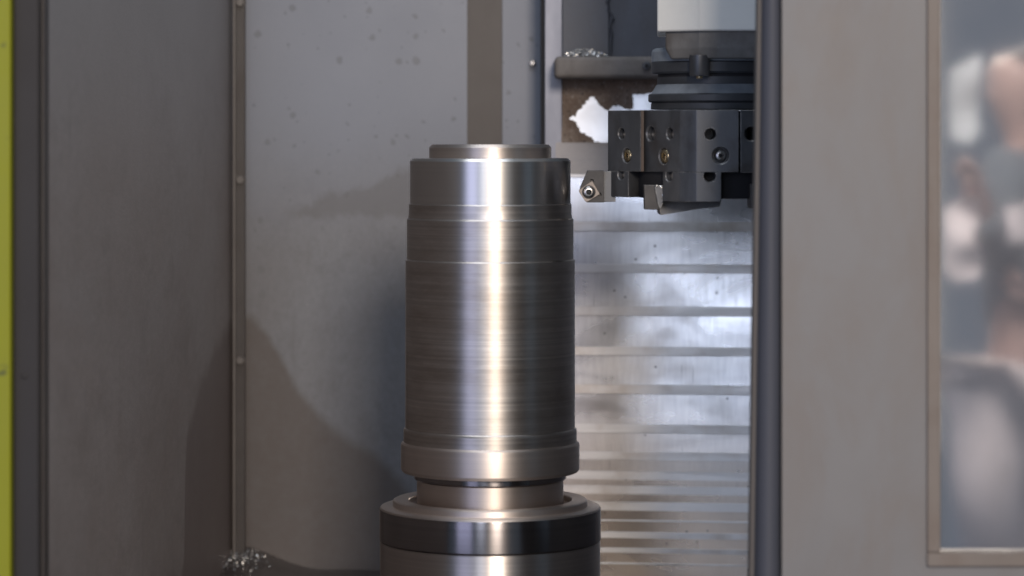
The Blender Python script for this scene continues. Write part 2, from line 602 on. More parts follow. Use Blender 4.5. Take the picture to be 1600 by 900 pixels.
# dark door post and the yellow-green panel outside it
post = empty('door_post', (P(43, 0, DO).x, DO, 0.0), 'dark grey vertical post beside the yellow-green panel', 'post')
link('post_face', pbox(19, 62, -300, 960, DO - 0.03, 0.05), M['post'], post, False, 0.003)
link('post_lip', pbox(62.5, 69, -300, 960, DO - 0.018, 0.03), M['strip'], post, False, 0.001)
c = P(38, 588, DO - 0.03)
link('rivet', cyl_bm(c, (0, -1, 0), 0.003, -0.001, 0.0016, 16, 0.001), M['post'], post, True)
k = painted('marked_yellow_paint', s2l(148, 150, 16), 0.06, 0.5, s2l(150, 152, 30), 8, 0.03, speck=False)
colr = k.b.inputs['Base Color'].links[0].from_socket
nz = k.noise(k.mapped((1, 1, 1.4)), 26, 5, 0.6)
k.set(Base_Color=k.mix(k.ramp(nz, [(0.64, 0.0), (0.70, 0.8)]), colr, s2l(70, 76, 52)))
yp = link('outer_panel', pbox(-70, 16.5, -300, 960, DO - 0.045, 0.02), k.m, None, False, 0.002)
tag(yp, 'yellow-green painted outer panel with dark scuffs at the left edge', 'panel')

# ------------------------------------------------------------------ column behind the turret
DC = 4.06
rail = empty('steel_rail', (P(864, 0, DC).x, DC, 0), 'pale ground steel upright beside the dusty ledge', 'rail')
link('rail_face', pbox(851, 878.5, -260, 900, DC - 0.004, 0.05), M['rail'], rail, False, 0.0012)
link('rail_side', pbox(845.5, 850.6, -260, 900, DC + 0.012, 0.11), M['dark'], rail, False, 0.0006)
link('rail_foot', pbox(845, 1310, 895, 960, DC - 0.02, 0.05), M['dark'], rail, False, 0.0006)

cplate = empty('column_plate', (P(950, 0, DC).x, DC, P(0, 90, DC).z), 'dark blue-grey column sheet above the dusty ledge', 'panel')
link('plate_sheet', pbox(879, 951, -260, 96, DC - 0.010, 0.02), M['plate'], cplate, False, 0.0008)
link('plate_sheet', pbox(951.6, 1330, -260, 96, DC - 0.006, 0.02), M['plate'], cplate, False, 0.0008)
# torn sealant bead down the joint
bm = bmesh.new()
prev = None
for i in range(26):
    py = -30 + i * 4.6
    w = 1.8 + 1.6 * noise.noise((i * 0.7, 3.1, 0)) + (5.0 if 6 < i < 21 else 0) * abs(noise.noise((i * 0.9, 0, 2)))
    ctr = 951 + 4 * noise.noise((i * 0.35, 0, 5)) + (4 if i > 10 else 0)
    a, b_, m_ = P(ctr - w, py, DC - 0.011), P(ctr + w, py, DC - 0.0075), P(ctr, py, DC - 0.0145)
    row = [bm.verts.new(a), bm.verts.new(m_), bm.verts.new(b_)]
    if prev:
        bm.faces.new((prev[0], prev[1], row[1], row[0]))
        bm.faces.new((prev[1], prev[2], row[2], row[1]))
    prev = row
link('sealant_bead', bm, M['plate'], cplate, True)

ledge = empty('dusty_ledge', (P(940, 0, DC).x, DC - 0.04, P(0, 122, DC - 0.09).z), 'dusty grey-brown ledge bar carrying a heap of bright chips', 'ledge')
DL = DC - 0.09
lb = pbox(867, 1120, 88, 122, DL, 0.085)
link('ledge_bar', lb, M['ledge'], ledge, True, 0.0062, 4)
c = P(1010, 103, DL)
b = link('cap_screw', cyl_bm(c, (0, -1, 0), 0.0062, -0.004, 0.006, 24, 0.0012), M['turret'], ledge, True)
link('hex_socket', cyl_bm(c, (0, -1, 0), 0.0030, 0.004, 0.0063, 6), M['socket'], b)

# bare plate and the crust of dried grime on it
TILT = 0.0
cover = empty('way_cover', (P(1040, 0, DC).x, DC, 0.0), 'stack of overlapping brushed steel way cover plates behind the turret', 'way cover')
SL = math.tan(R(6.5))


def cov_y(x, base):
    return base - (x - 0.10) * SL


bare = empty('bare_plate', (P(1000, 0, DC).x, DC, P(0, 223, DC).z), 'bright bare steel plate showing through torn brown grime', 'plate')
xl, xrr = P(876, 0, DC).x, P(1330, 0, DC).x
z0, z1 = zz(223, DC), zz(112, DC)
bm = bmesh.new()
lean = 0.010
BL = math.tan(R(6.5))
ya_, yb_ = DC - 0.004, DC - 0.004 - (xrr - xl) * BL
hexa(bm, [(xl, ya_, z0), (xrr, yb_, z0), (xrr, DC + 0.03, z0), (xl, DC + 0.03, z0),
          (xl, ya_ + lean, z1), (xrr, yb_ + lean, z1), (xrr, DC + 0.03, z1), (xl, DC + 0.03, z1)])
link('plate_face', bm, M['bright'], bare)

hole = [(1060, 140), (1030, 143), (1012, 146), (1000, 147), (988, 148), (989, 155), (990, 166), (985, 171), (974, 170), (970, 166), (962, 165),
        (955, 168), (950, 173), (943, 169), (935, 163), (930, 156), (927, 150), (922, 151), (917, 158), (912, 163),
        (903, 174), (899, 181), (889, 184), (890, 186), (899, 190), (903, 198), (907, 205), (918, 212), (930, 220), (936, 222.5)]
rag = []
for (a, b) in zip(hole[:-1], hole[1:]):
    n = max(1, int(math.hypot(b[0] - a[0], b[1] - a[1]) / 1.6))
    for i in range(n):
        t = i / n
        rag.append((a[0] + (b[0] - a[0]) * t + random.uniform(-1.9, 1.9), a[1] + (b[1] - a[1]) * t + random.uniform(-1.9, 1.9)))
rag.append(hole[-1])
poly = [(877, 112.5), (1060, 112.5)] + rag + [(877, 222.5)]


def on_bare(px, py, lift):
    z = zz(py, DC)
    t = (z - z0) / (z1 - z0)
    x = (px - 800) / F * DC
    return Vector((x, DC - 0.004 - (x - xl) * BL + lean * t - lift, z))


tri = tessellate_polygon([[Vector((x, -y, 0)) for x, y in poly]])
bm = bmesh.new()
fv = [bm.verts.new(on_bare(x, y, 0.0014)) for x, y in poly]
bv = [bm.verts.new(on_bare(x, y, 0.0002)) for x, y in poly]
for t in tri: bm.faces.new([fv[i] for i in t])
for i in range(len(poly)):
    j = (i + 1) % len(poly)
    bm.faces.new((fv[i], fv[j], bv[j], bv[i]))
k = NT('dried_grime')
v = k.coord()
n1 = k.noise(v, 18, 6, 0.7)
c = k.ramp(n1, [(0.3, s2l(122, 102, 88)), (0.5, s2l(146, 128, 114)), (0.7, s2l(170, 157, 146))])
sp = k.noise(v, 330, 2, 0.6)
c = k.mix(k.ramp(sp, [(0.60, 0.0), (0.70, 0.6)]), c, s2l(205, 198, 190))
sp2 = k.noise(v, 240, 2, 0.6)
c = k.mix(k.ramp(sp2, [(0.60, 0.0), (0.70, 0.7)]), c, s2l(52, 46, 42))
k.set(Base_Color=c, Roughness=0.85)
k.bump(k.noise(v, 260, 4, 0.7), 0.6, 0.0012)
M['crust'] = k.m
tag(link('grime_crust', bm, M['crust'], None, False), 'torn brown crust of dried grime below the dusty ledge', 'grime')

# way cover plates
k = NT('brushed_cover_steel')
v = k.mapped((0.5, 1, 14))
n1 = k.noise(k.mapped((9, 1, 1)), 22, 5, 0.6)
n2 = k.noise(k.mapped((0.9, 1, 2.0)), 6, 4, 0.55, 0.4)
c = k.ramp(n1, [(0.3, (0.60, 0.60, 0.63, 1)), (0.7, (0.72, 0.72, 0.74, 1))])
c = k.mix(k.ramp(n2, [(0.52, 0.0), (0.72, 0.55)]), c, (0.38, 0.34, 0.31, 1))
gz = k.n('ShaderNodeNewGeometry')
gs = k.n('ShaderNodeSeparateXYZ')
k.l(gz.outputs['Position'], gs.inputs[0])
warm_refl = k.maprange(k.math('ADD', k.math('MULTIPLY', n2, 0.25), gs.outputs[2]), 0.42, 0.16, 0.0, 0.8)  # warm reflected light painted into the colour of the lower plates
c = k.mix(warm_refl, c, (0.60, 0.49, 0.40, 1))
# thin vertical runs of dried coolant
runs = k.noise(k.mapped((30, 1, 2.2)), 9, 4, 0.6)
c = k.mix(k.ramp(runs, [(0.66, 0.0), (0.76, 0.7)]), c, (0.20, 0.20, 0.22, 1))
spk = k.n('ShaderNodeTexVoronoi')
spk.inputs['Scale'].default_value = 70
k.l(k.coord(), spk.inputs['Vector'])
rs = k.n('ShaderNodeSeparateColor')
k.l(spk.outputs['Color'], rs.inputs[0])
f = k.math('MULTIPLY', k.math('LESS_THAN', spk.outputs['Distance'], 0.13), k.math('GREATER_THAN', rs.outputs[0], 0.86))
c = k.mix(k.math('MULTIPLY', f, 0.7), c, (0.05, 0.05, 0.055, 1))
k.set(Base_Color=c, Metallic=0.9, Roughness=k.maprange(n2, 0.3, 0.7, 0.22, 0.36))
k.bump(k.noise(k.mapped((1, 1, 0.8)), 5, 2, 0.4), 0.08, 0.008)
M['cover'] = k.m
M['cover_dirty'] = flat_metal('smeared_cover_steel', (0.34, 0.32, 0.315), 0.5, 0.7, 16, 0.35, (1, 1, 2.2), (0.16, 0.125, 0.10, 1)).m
M['lip'] = flat_metal('dull_wiper_steel', (0.72, 0.71, 0.72), 0.40, 0.8, 20, 0.12, (0.3, 1, 4), (0.50, 0.45, 0.42, 1)).m

rows = [(224, 272, 277), (277, 346, 361), (361, 412, 426), (426, 478, 493), (493, 541, 555), (555, 600, 615), (615, 662, 676),
        (676, 705, 718), (718, 735, 750), (750, 758, 772), (772, 783, 797), (797, 811, 814), (814, 830, 840), (840, 855, 863),
        (863, 878, 881), (881, 900, 920)]
CX0, CX1 = P(868, 0, DC).x, 0.56
for i, (ya, yb, yc) in enumerate(rows):
    base = DC - 0.012 - 0.0016 * i
    za, zb, zc = zz(ya - 1.5, base), zz(yb, base), zz(yc, base)
    h = za - zb
    ln = min(0.0045, h * (0.085 if i < 8 else 0.045))
    bm = bmesh.new()
    f0, f1 = cov_y(CX0, base), cov_y(CX1, base)
    hexa(bm, [(CX0, f0, zb), (CX1, f1, zb), (CX1, f1 + 0.004, zb), (CX0, f0 + 0.004, zb),
              (CX0, f0 + ln, za), (CX1, f1 + ln, za), (CX1, f1 + ln + 0.004, za), (CX0, f0 + ln + 0.004, za)])
    p = link('cover_plate', bm, M['cover_dirty' if i == 0 else 'cover'], cover)
    bm = bmesh.new()
    o = 0.0012
    hexa(bm, [(CX0, f0 - o, zc), (CX1, f1 - o, zc), (CX1, f1 + 0.006, zc), (CX0, f0 + 0.006, zc),
              (CX0, f0 - o + 0.08 * (zb - zc), zb), (CX1, f1 - o + 0.08 * (zb - zc), zb), (CX1, f1 + 0.006, zb), (CX0, f0 + 0.006, zb)])
    link('wiper_lip', bm, M['lip'], p, False, 0.0004, 1)

# ------------------------------------------------------------------ chuck
AX = (766.0 - 800.0) / F * D
AY = D


def prof(pts):
    return [(r * U, zz(y)) for r, y in pts]


chuck = empty('spindle_chuck', (AX, AY, 0.0), 'round steel spindle chuck with a black upper band', 'chuck')
link('chuck_body', lathe_bm([(0, 0), (172 * U, 0)] + prof([(172, 846), (171, 844), (160, 844), (0, 844)]), AX, AY), M['chuck'], chuck, True)
link('black_band', lathe_bm(prof([(0, 843.5), (171, 843.5), (173, 841), (173, 796), (172.5, 793)]), AX, AY), M['black'], chuck, True)
link('top_plate', lathe_bm(prof([(172.4, 793), (171, 790.6), (167, 789.4), (150, 789), (126, 789), (124, 793), (0, 793)]), AX, AY), M['collar'], chuck, True)
link('locating_ring', lathe_bm(prof([(127, 792), (127, 781), (128.5, 779.4), (148.5, 779), (151.2, 780.4), (152, 782), (152.5, 792)]), AX, AY), M['collar'], chuck, True, angle=25)

# ------------------------------------------------------------------ workpiece
shaft = empty('steel_shaft', (AX, AY, zz(793)), 'stepped turned steel shaft standing upright in the chuck', 'shaft')
def sect(name, pts, mat):
    return link(name, lathe_bm(prof(pts), AX, AY, 160), mat, shaft, True, angle=18)


sect('top_boss', [(0, 248), (95.5, 248), (95.5, 230.5), (91.5, 226), (90, 225.6), (70, 226), (0, 226)], M['collar'])
sect('polished_band', [(0, 318), (125.6, 318), (125.6, 251.5), (121.8, 247.4), (120, 247), (0, 247)], M['polish'])
sect('upper_step', [(0, 342), (128.2, 342), (128.2, 338.6), (127.4, 334), (127.2, 328), (127.2, 319.2), (125.2, 316.8), (0, 316.8)], M['shaft'])
sect('middle_step', [(0, 406), (130.3, 406), (130.3, 342.4), (127.4, 338.8), (0, 338.8)], M['shaft'])
sect('main_barrel', [(0, 668), (132.7, 668), (132.5, 406.2), (130, 403.6), (0, 403.6)], M['shaft'])
sect('lower_step', [(0, 694), (135.4, 694), (135.4, 671), (134.4, 668.6), (131.8, 666), (0, 666)], M['shaft'])
sect('flange_collar', [(0, 736.5), (118, 736.5), (135, 736.2), (136.8, 735.6), (139, 732.5), (139.5, 731), (139.5, 694), (138.9, 692), (136.6, 689.4), (134.8, 688.8), (132, 688.8), (0, 688.8)], M['collar'])
link('undercut_ring', lathe_bm(prof([(0, 748), (117, 748), (119, 746), (119, 736), (0, 736)]), AX, AY), M['black'], shaft, True, angle=25)
link('base_neck', lathe_bm(prof([(0, 793.2), (114.5, 793.2), (114.5, 749), (113.5, 747.6), (0, 747.6)]), AX, AY), M['collar'], shaft, True, angle=25)

# ------------------------------------------------------------------ turret head: housing, cover, neck rings
TX = 1120.0
tx = (TX - 800) / F * D
ZTOP = 1.15
head = empty('turret_head', (tx, D, zz(171)), 'white and grey turret head hanging above the tool turret', 'machine head')
bm = prism_world(plan_pts([(1027, -104), (1092, -142), (1290, -142), (1290, 140), (1027, 140)]), zz(50, D - 0.07), ZTOP)
link('white_housing', bm, M['white'], head, True, 0.0022, 3, angle=12)
# worn lower cover with a sloping foot
tp = plan_pts([(1040, -98), (1092, -128), (1290, -128), (1290, 130), (1040, 130)])
bp = plan_pts([(1049, -94), (1098, -122), (1290, -122), (1290, 120), (1049, 120)])
za, zb, zc = zz(52, D - 0.07), zz(76, D - 0.07), zz(92, D - 0.07)
bm = bmesh.new()
L = [[bm.verts.new((x, y, z)) for x, y in pl] for pl, z in ((tp, za + 0.003), (tp, zb), (bp, zc))]
bm.faces.new(L[0])
bm.faces.new(L[2][::-1])
for a, b in zip(L[:-1], L[1:]):
    for i in range(5):
        j = (i + 1) % 5
        bm.faces.new((a[i], b[i], b[j], a[j]))
link('lower_cover', bm, M['headgrey'], head, True, 0.0018, 2, angle=12)
c = Vector(((1093 - 800) / F * (D - 0.085), D - 0.085, zz(92, D - 0.07)))
pin = link('locating_pin', cyl_bm(c, (0, 0, -1), 15.5 * U, -0.004, 27 * U, 32, 0.0022), M['turret'], head, True)
link('pin_tip', cyl_bm(c, (0, 0, -1), 5 * U, 26 * U, 31 * U, 20, 0.001), M['warm_screw'], pin, True)


def ring(name, pts, mat):
    link(name, lathe_bm(prof(pts), tx, D, 96), mat, head, True, angle=25)


ring('neck_ring', [(0, 97), (102, 97), (102, 82), (100, 78), (96, 76), (0, 75)], M['neck_light'])
ring('neck_ring', [(0, 116), (99, 116), (102, 113), (102, 99), (101, 97.4), (0, 97.4)], M['neck'])
ring('neck_groove', [(0, 121), (92, 121), (92, 115.5), (0, 115.5)], M['dark'])
ring('neck_ring', [(0, 132), (93, 132), (93.5, 121), (0, 120.5)], M['neck'])
ring('neck_cone', [(0, 147), (103, 147), (102, 145.5), (94, 132.4), (0, 131.6)], M['neck_light'])
ring('neck_ring', [(0, 160), (105, 160), (107, 158), (107, 149), (105.5, 147), (0, 146.6)], M['neck'])
ring('neck_ring', [(0, 171), (103, 171), (103, 162), (101, 159.6), (0, 159.6)], M['neck'])

# ------------------------------------------------------------------ tool turret
ZR = D - 0.06
turret = empty('tool_turret', (tx, D, zz(316, ZR)), 'dark faceted tool turret with bored clamp blocks beside the shaft', 'tool turret')
zt, zm = zz(172, ZR), zz(268.5, ZR)


def sh(y): return zz(y, ZR)


# block A, block B + front block C, block D
planA = [(950, 40), (950, -2), (956.5, -10), (1001, -73), (1004, -70), (1010, -52), (1010, 40)]
planC = [(1006, 40), (1006.5, -66), (1062, -143), (1088, -157), (1154.5, -157), (1154.5, 40)]
planD = [(1157, 40), (1157, -157), (1205, -150), (1275, -70), (1292, 0), (1292, 120), (1200, 170), (1050, 170), (950, 100), (950, 41), (1156, 41)]


def face_pt(p, q, px, py):
    """a point at photo (px,py) on the vertical face p->q (plan points), and its outward normal"""
    (x0, y0), (x1, y1) = plan_pts([p, q])
    t0 = (px - 800) / F
    m = (x1 - x0) / (y1 - y0) if abs(y1 - y0) > 1e-9 else None
    y = y0 if m is None else (x0 - y0 * m) / (t0 - m)
    n = Vector((y1 - y0, -(x1 - x0), 0)).normalized()
    if n.y > 0: n = -n
    return Vector((t0 * y, y, CAMZ + (HZ - py) / F * y)), n


bA = link('clamp_block', prism_world(plan_pts(planA), zm, zt), M['turret'], turret, True, 0.0009, 2, angle=14)
bC = link('clamp_block', prism_world(plan_pts(planC), zm, zt), M['turret'], turret, True, 0.0009, 2, angle=14)
bD = link('turret_disc', prism_world(plan_pts(planD), sh(269), sh(172.6)), M['turret'], turret, True, 0.0009, 2, angle=14)
fA, fB, fC, fD = ((956.5, -10), (1001, -73)), ((1006.5, -66), (1062, -143)), ((1088, -157), (1154.5, -157)), ((1157, -157), (1205, -150))

link('joint_strip', prism_world(plan_pts([(1001.6, -60), (1001.6, -75), (1006, -75), (1006, -60)]), zm + 0.0005, sh(172.8)), M['rust'], turret)
# lugs below the blocks
lugA = prism_world(plan_pts([(950, 40), (950, -2), (956.5, -10), (982, -46), (1006, -14), (1006, 40)]), sh(309), zm + 0.0004)
lA = link('clamp_lug', lugA, M['turret'], turret, True, 0.0009, 2, angle=14)
lugC = prism_world(plan_pts([(1044, -20), (1035.5, -106), (1062, -143), (1088, -157), (1127, -157), (1127, -20)]), sh(314), zm + 0.0004)
lC = link('clamp_lug', lugC, M['turret'], turret, True, 0.0009, 2, angle=14)
link('turret_core', lathe_bm(prof([(0, 308), (124, 308), (126, 305), (126, 262), (0, 262)]), tx, D, 64), M['dark'], turret, True)


def bore(face, px, py, rpx, depth=0.012):
    c, n = face_pt(*face, px, py)
    return cyl_bm(c, n, rpx * U, -depth, 0.004, 28)


def csk(face, px, py, rpx, dp=0.013):
    c, n = face_pt(*face, px, py)
    q = n.to_track_quat('Z', 'Y').to_matrix().to_4x4()
    r = rpx * U
    b_ = lathe_bm([(0, -dp), (r * 0.86, -dp), (r * 0.86, -0.0012), (r, 0.0002), (r, 0.003), (0, 0.003)], 0, 0, 28)
    b_.transform(Matrix.Translation(c) @ q)
    return b_


cut(bA, [csk(fA, 971, 209, 9.8), csk(fA, 979, 243, 12.5)])
cut(lA, [csk(fA, 970, 272.5, 9.5)])
cut(bC, [csk(fB, 1016.5, 209, 12.5), csk(fB, 1046.5, 209, 10), csk(fB, 1037, 244, 13.5), csk(fC, 1110, 209.5, 9.5, 0.05), csk(fC, 1126, 243, 14)])
cut(lC, [csk(fB, 1045, 274.5, 10), csk(fC, 1109, 275, 10, 0.05)])
cut(bD, [csk(fD, 1174, 209, 12, 0.05)])


def cap(face, px, py, rpx, mat, sink=0.003):
    c, n = face_pt(*face, px, py)
    q = n.to_track_quat('Z', 'Y').to_matrix().to_4x4()
    r = rpx * U
    pr = [(0, -0.012), (r, -0.012), (r, -sink - 0.0015), (r * 0.93, -sink - 0.0004), (r * 0.8, -sink + 0.0004), (r * 0.42, -sink + 0.0006), (r * 0.36, -sink - 0.001), (r * 0.36, -0.0105), (0, -0.0105)]
    b_ = lathe_bm(pr, 0, 0, 32)
    b_.transform(Matrix.Translation(c) @ q)
    s = link('cap_screw', b_, mat, turret, True, angle=40)
    link('hex_socket', cyl_bm(c, n, r * 0.35, -0.0104, -sink - 0.002, 6), M['socket'], s)


cap(fA, 979, 243, 10, M['warm_screw'], 0.0005)
cap(fB, 1037, 244, 11, M['warm_screw'], 0.0005)
cap(fC, 1126, 243, 8.5, M['screw'], 0.002)
for fc, x, y, r_ in ((fA, 971, 209, 8), (fA, 970, 272.5, 8), (fB, 1016.5, 209, 10), (fB, 1046.5, 209, 8), (fB, 1045, 274.5, 8)):
    c, n = face_pt(*fc, x, y)
    q = n.to_track_quat('Z', 'Y').to_matrix().to_4x4()
    b_ = lathe_bm([(0, -0.0128), (r_ * U, -0.0128), (r_ * U, -0.0075), (r_ * 0.8 * U, -0.0062), (0, -0.0058)], 0, 0, 24)
    b_.transform(Matrix.Translation(c) @ q)
    link('plug_screw', b_, M['screw'], turret, True)

# ------------------------------------------------------------------ turning tools
def front_poly(pts, d, thick, bevel=0.0):
    """prism with the given photo outline on its front face, going back in depth"""
    bm = bmesh.new()
    fr = [bm.verts.new(P(x, y, d)) for x, y in pts]
    bk = [bm.verts.new(v.co + Vector((0, thick, 0))) for v in fr]
    bm.faces.new(fr)
    bm.faces.new(bk[::-1])
    n = len(pts)
    for i in range(n):
        j = (i + 1) % n
        bm.faces.new((fr[i], bk[i], bk[j], fr[j]))
    return bm


d1 = D - 0.012
tool = empty('turning_tool', (P(930, 0, d1).x, d1, P(0, 316, d1).z), 'turning tool with rhombic screwed insert, its tip against the shaft', 'cutting tool', 'tools in the turret')
h = link('tool_holder', front_poly([(918.5, 266.3), (944, 266.3), (944, 316.5), (917, 316.5), (906, 299), (907, 292.5)], d1, 0.022), M['holder'], tool, False, 0.0005, 1)
cut(h, [cyl_bm(P(925, 283, d1), (0, -1, 0), 3.6 * U, -0.006, 0.004, 20), cyl_bm(P(936.5, 304, d1), (0, -1, 0), 3.6 * U, -0.006, 0.004, 20)])
link('tool_shank', merge([front_poly([(943, 267.5), (962, 267.5), (962, 315.5), (943, 315.5)], d1 + 0.006, 0.02)]), M['turret'], tool, False, 0.0005, 1)
ip = [(925.2, 282.6), (937.4, 303.2), (915.6, 316.6), (903.4, 297.6)]
rp = []
for i in range(4):     # rounded corners
    a, b, c_ = Vector(ip[i - 1]), Vector(ip[i]), Vector(ip[(i + 1) % 4])
    rr = 1.6 if i in (0, 1) else 3.6
    p1, p2 = b + (a - b).normalized() * rr, b + (c_ - b).normalized() * rr
    for t in (0, 0.25, 0.5, 0.75, 1):
        rp.append(tuple(p1 * (1 - t) ** 2 + b * 2 * t * (1 - t) + p2 * t * t))
ins = link('cutting_insert', front_poly(rp, d1 - 0.0042, 0.0041), M['insert'], tool, False, 0.0007, 2)
c = P(920, 300, d1 - 0.0042)
link('seat_ring', cyl_bm(c, (0, -1, 0), 10.6 * U, -0.001, 0.0006, 36, 0.0004), M['holder'], ins, True)
link('insert_screw', lathe_bm([(0, 0), (1, 0)], 0, 0, 3), None, ins) if False else None
q = Vector((0, -1, 0)).to_track_quat('Z', 'Y').to_matrix().to_4x4()
b_ = lathe_bm([(0, 0), (9 * U, 0), (9 * U, 0.0010), (8.3 * U, 0.0019), (6.5 * U, 0.0026), (4.4 * U, 0.0027), (3.9 * U, 0.0018), (3.6 * U, 0.0006), (0, 0.0006)], 0, 0, 36)
b_.transform(Matrix.Translation(c) @ q)
link('insert_screw', b_, M['screw'], ins, True, angle=40)
st = []
for i in range(12):
    a = i / 12 * 2 * math.pi
    rr = (3.5 if i % 2 == 0 else 2.4) * U
    st.append((rr * math.cos(a), rr * math.sin(a)))
b_ = prism_world(st, 0.0004, 0.0012)
b_.transform(Matrix.Translation(c) @ q)
link('star_socket', b_, M['socket'], ins)

d2 = D - 0.085
t2 = empty('boring_tool', (P(1025, 0, d2).x, d2, P(0, 336, d2).z), 'grey square-ended tool with a dark wedge blade under the front clamp block', 'cutting tool', 'tools in the turret')
link('tool_holder', front_poly([(1006.5, 289), (1026, 289), (1030, 328), (1007.5, 327.5)], d2 + 0.012, 0.03), M['holder'], t2, False, 0.0006, 1)
link('chip_breaker', front_poly([(1022, 289.5), (1036, 289.5), (1036, 318), (1031.5, 328), (1027.4, 318)], d2 + 0.0085, 0.02), M['turret'], t2, False, 0.0005, 1)
wd = front_poly([(1027.5, 318), (1031.8, 336.2), (1098, 325.5), (1124, 323.3), (1127, 314.5), (1040, 314.5)], d2 + 0.030, 0.06)
link('wedge_blade', wd, M['turret'], t2, False, 0.0006, 1)
bm = bmesh.new()
for i in range(46):
    t = random.random()
    px, py = 1024 + 10 * min(1, t * 2) + random.uniform(-2, 2), 290 + (0 if t < 0.4 else (t - 0.4) * 46) + random.uniform(-1, 2)
    c = P(px, py, d2 + 0.0075)
    s_ = random.uniform(0.5, 1.5) * U
    m_ = Matrix.Translation(c) @ Matrix.Rotation(random.uniform(0, 6), 4, Vector((random.random(), random.random(), random.random() + .1)).normalized()) @ Matrix.Diagonal((s_, s_ * 0.5, s_ * 1.6, 1))
    bmesh.ops.create_cube(bm, size=1.0, matrix=m_)
tag(link('chip_crumbs', bm, M['chip'], t2), None, None, None, 'stuff')
d3 = D - 0.11
t3 = empty('boring_tool', (P(1185, 0, d3).x, d3, P(0, 326, d3).z), 'narrow grey tool end just showing beside the sliding door edge', 'cutting tool', 'tools in the turret')
link('tool_holder', front_poly([(1172, 287), (1210, 287), (1210, 325.5), (1172, 325.5)], d3, 0.04), M['holder'], t3, False, 0.0006, 1)
link('tool_shank', front_poly([(1180, 268), (1206, 268), (1206, 286.7), (1180, 286.7)], d3 + 0.008, 0.03), M['turret'], t3, False, 0.0006, 1)


# ------------------------------------------------------------------ chips
def chip_heap(name, label, n, fn, smin, smax):
    bm = bmesh.new()
    for i in range(n):
        c, k_ = fn()
        s_ = random.uniform(smin, smax)
        ax = Vector((random.uniform(-1, 1), random.uniform(-1, 1), random.uniform(-1, 1))).normalized()
        mt = Matrix.Translation(c) @ Matrix.Rotation(random.uniform(0, 6.28), 4, ax)
        # a curled sliver: three bent quads
        w, cu = s_ * 0.45, random.uniform(0.4, 1.3)
        pr = None
        for j in range(4):
            a = (j - 1.5) * cu * 0.6
            p = Vector((math.sin(a) * s_ / cu, 0, (1 - math.cos(a)) * s_ / cu))
            row = [bm.verts.new(mt @ (p + Vector((0, w, 0)))), bm.verts.new(mt @ (p - Vector((0, w, 0))))]
            if pr: bm.faces.new((pr[0], pr[1], row[1], row[0]))
            pr = row
    return tag(link(name, bm, M['chip']), label, 'chips', None, 'stuff')


zl = zz(88.3, DL)


def on_ledge():
    t = random.betavariate(2.0, 2.2)
    px = 878 + 74 * t
    hh = (13 * math.sin(math.pi * min(1, max(0, t)) ** 0.8) + 1) * random.random() ** 0.8
    dd = DL + random.uniform(0.004, 0.05)
    return Vector(((px - 800) / F * dd, dd, zl + hh * U)), 0


chip_heap('chip_heap', 'heap of glittering metal chips on the dusty ledge', 800, on_ledge, 0.0009, 0.0022)


def on_floor():
    px = random.gauss(360, 26)
    dd = DB - 0.02 - abs(random.gauss(0, 0.055))
    x = (px - 800) / F * dd
    lift = 0.036 * math.exp(-((x + 0.395) / 0.065) ** 2) * max(0, (dd - 3.85) / 0.35) ** 1.5
    return Vector((x, dd, -0.015 + lift + random.uniform(0.0, 0.006))), 0


chip_heap('chip_heap', 'scatter of bright metal chips in the floor corner', 1500, on_floor, 0.0007, 0.0018)

# ------------------------------------------------------------------ sliding door in front
door = empty('sliding_door', (P(1330, 0, DO).x, DO, -0.05), 'grey sliding door with a tan-framed window at right', 'door')
ex = P(1222, 0, DO).x
wx = P(1452, 0, DO).x
wb = P(0, 884, DO).z
DT = 0.045
bm = bmesh.new()
box(bm, ex, wx, DO, DO + DT, -0.06, 1.15)
box(bm, wx, 0.95, DO, DO + DT, -0.06, wb)
door_p = link('door_sheet', bm, M['door'], door, False, 0)
lean_t, lean_b = 1184, 1171
bm = bmesh.new()
# rounded rubber edge, leaning slightly
n = 10
rows = []
for py, xl_ in ((-300, 1196), (1000, 1179)):
    a = P(xl_, py, DO)
    w = ex - 0.0006 - a.x
    row = []
    for i in range(n + 1):
        t = i / n * math.pi
        row.append(bm.verts.new((a.x + w * (0.5 - 0.5 * math.cos(t)), DO + 0.010 - 0.014 * math.sin(t), a.z)))
    row += [bm.verts.new((ex - 0.0006, DO + DT, a.z)), bm.verts.new((a.x, DO + DT, a.z))]
    rows.append(row)
m_ = len(rows[0])
for i in range(m_):
    j = (i + 1) % m_
    bm.faces.new((rows[0][i], rows[0][j], rows[1][j], rows[1][i]))
bm.faces.new(rows[0])
bm.faces.new(rows[1][::-1])
link('edge_seal', bm, M['seal'], door, True, angle=50)
bm = bmesh.new()
c_ = []
for py, xa_, xb_ in ((1000, 1170, 1179), (-300, 1188, 1196)):
    a, b = P(xa_, py, DO + 0.014), P(xb_ + 1.5, py, DO + 0.014)
    c_ += [(a.x, DO + 0.014, a.z), (b.x, DO + 0.014, a.z), (b.x, DO + DT - 0.004, a.z), (a.x, DO + DT - 0.004, a.z)]
hexa(bm, c_)
link('door_lip', bm, M['door_lip'], door, False, 0.001)
bm = pbox(1449, 1470, -300, 863.5, DO - 0.006, 0.02)
link('window_frame', bm, M['frame'], door, False, 0.0015)
bm = pbox(1449, 1760, 864, 886, DO - 0.0066, 0.02)
link('window_frame', bm, M['frame'], door, False, 0.0015)
k = NT('scuffed_window')
gl = k.n('ShaderNodeBsdfGlossy')
gl.inputs['Roughness'].default_value = 0.04
gl.inputs['Color'].default_value = (0.9, 0.92, 0.95, 1)
k.set(Base_Color=k.ramp(k.noise(k.coord(), 6, 5, 0.6), [(0.3, s2l(112, 114, 126)), (0.7, s2l(134, 134, 142))]), Roughness=0.5)
mx = k.n('ShaderNodeMixShader')
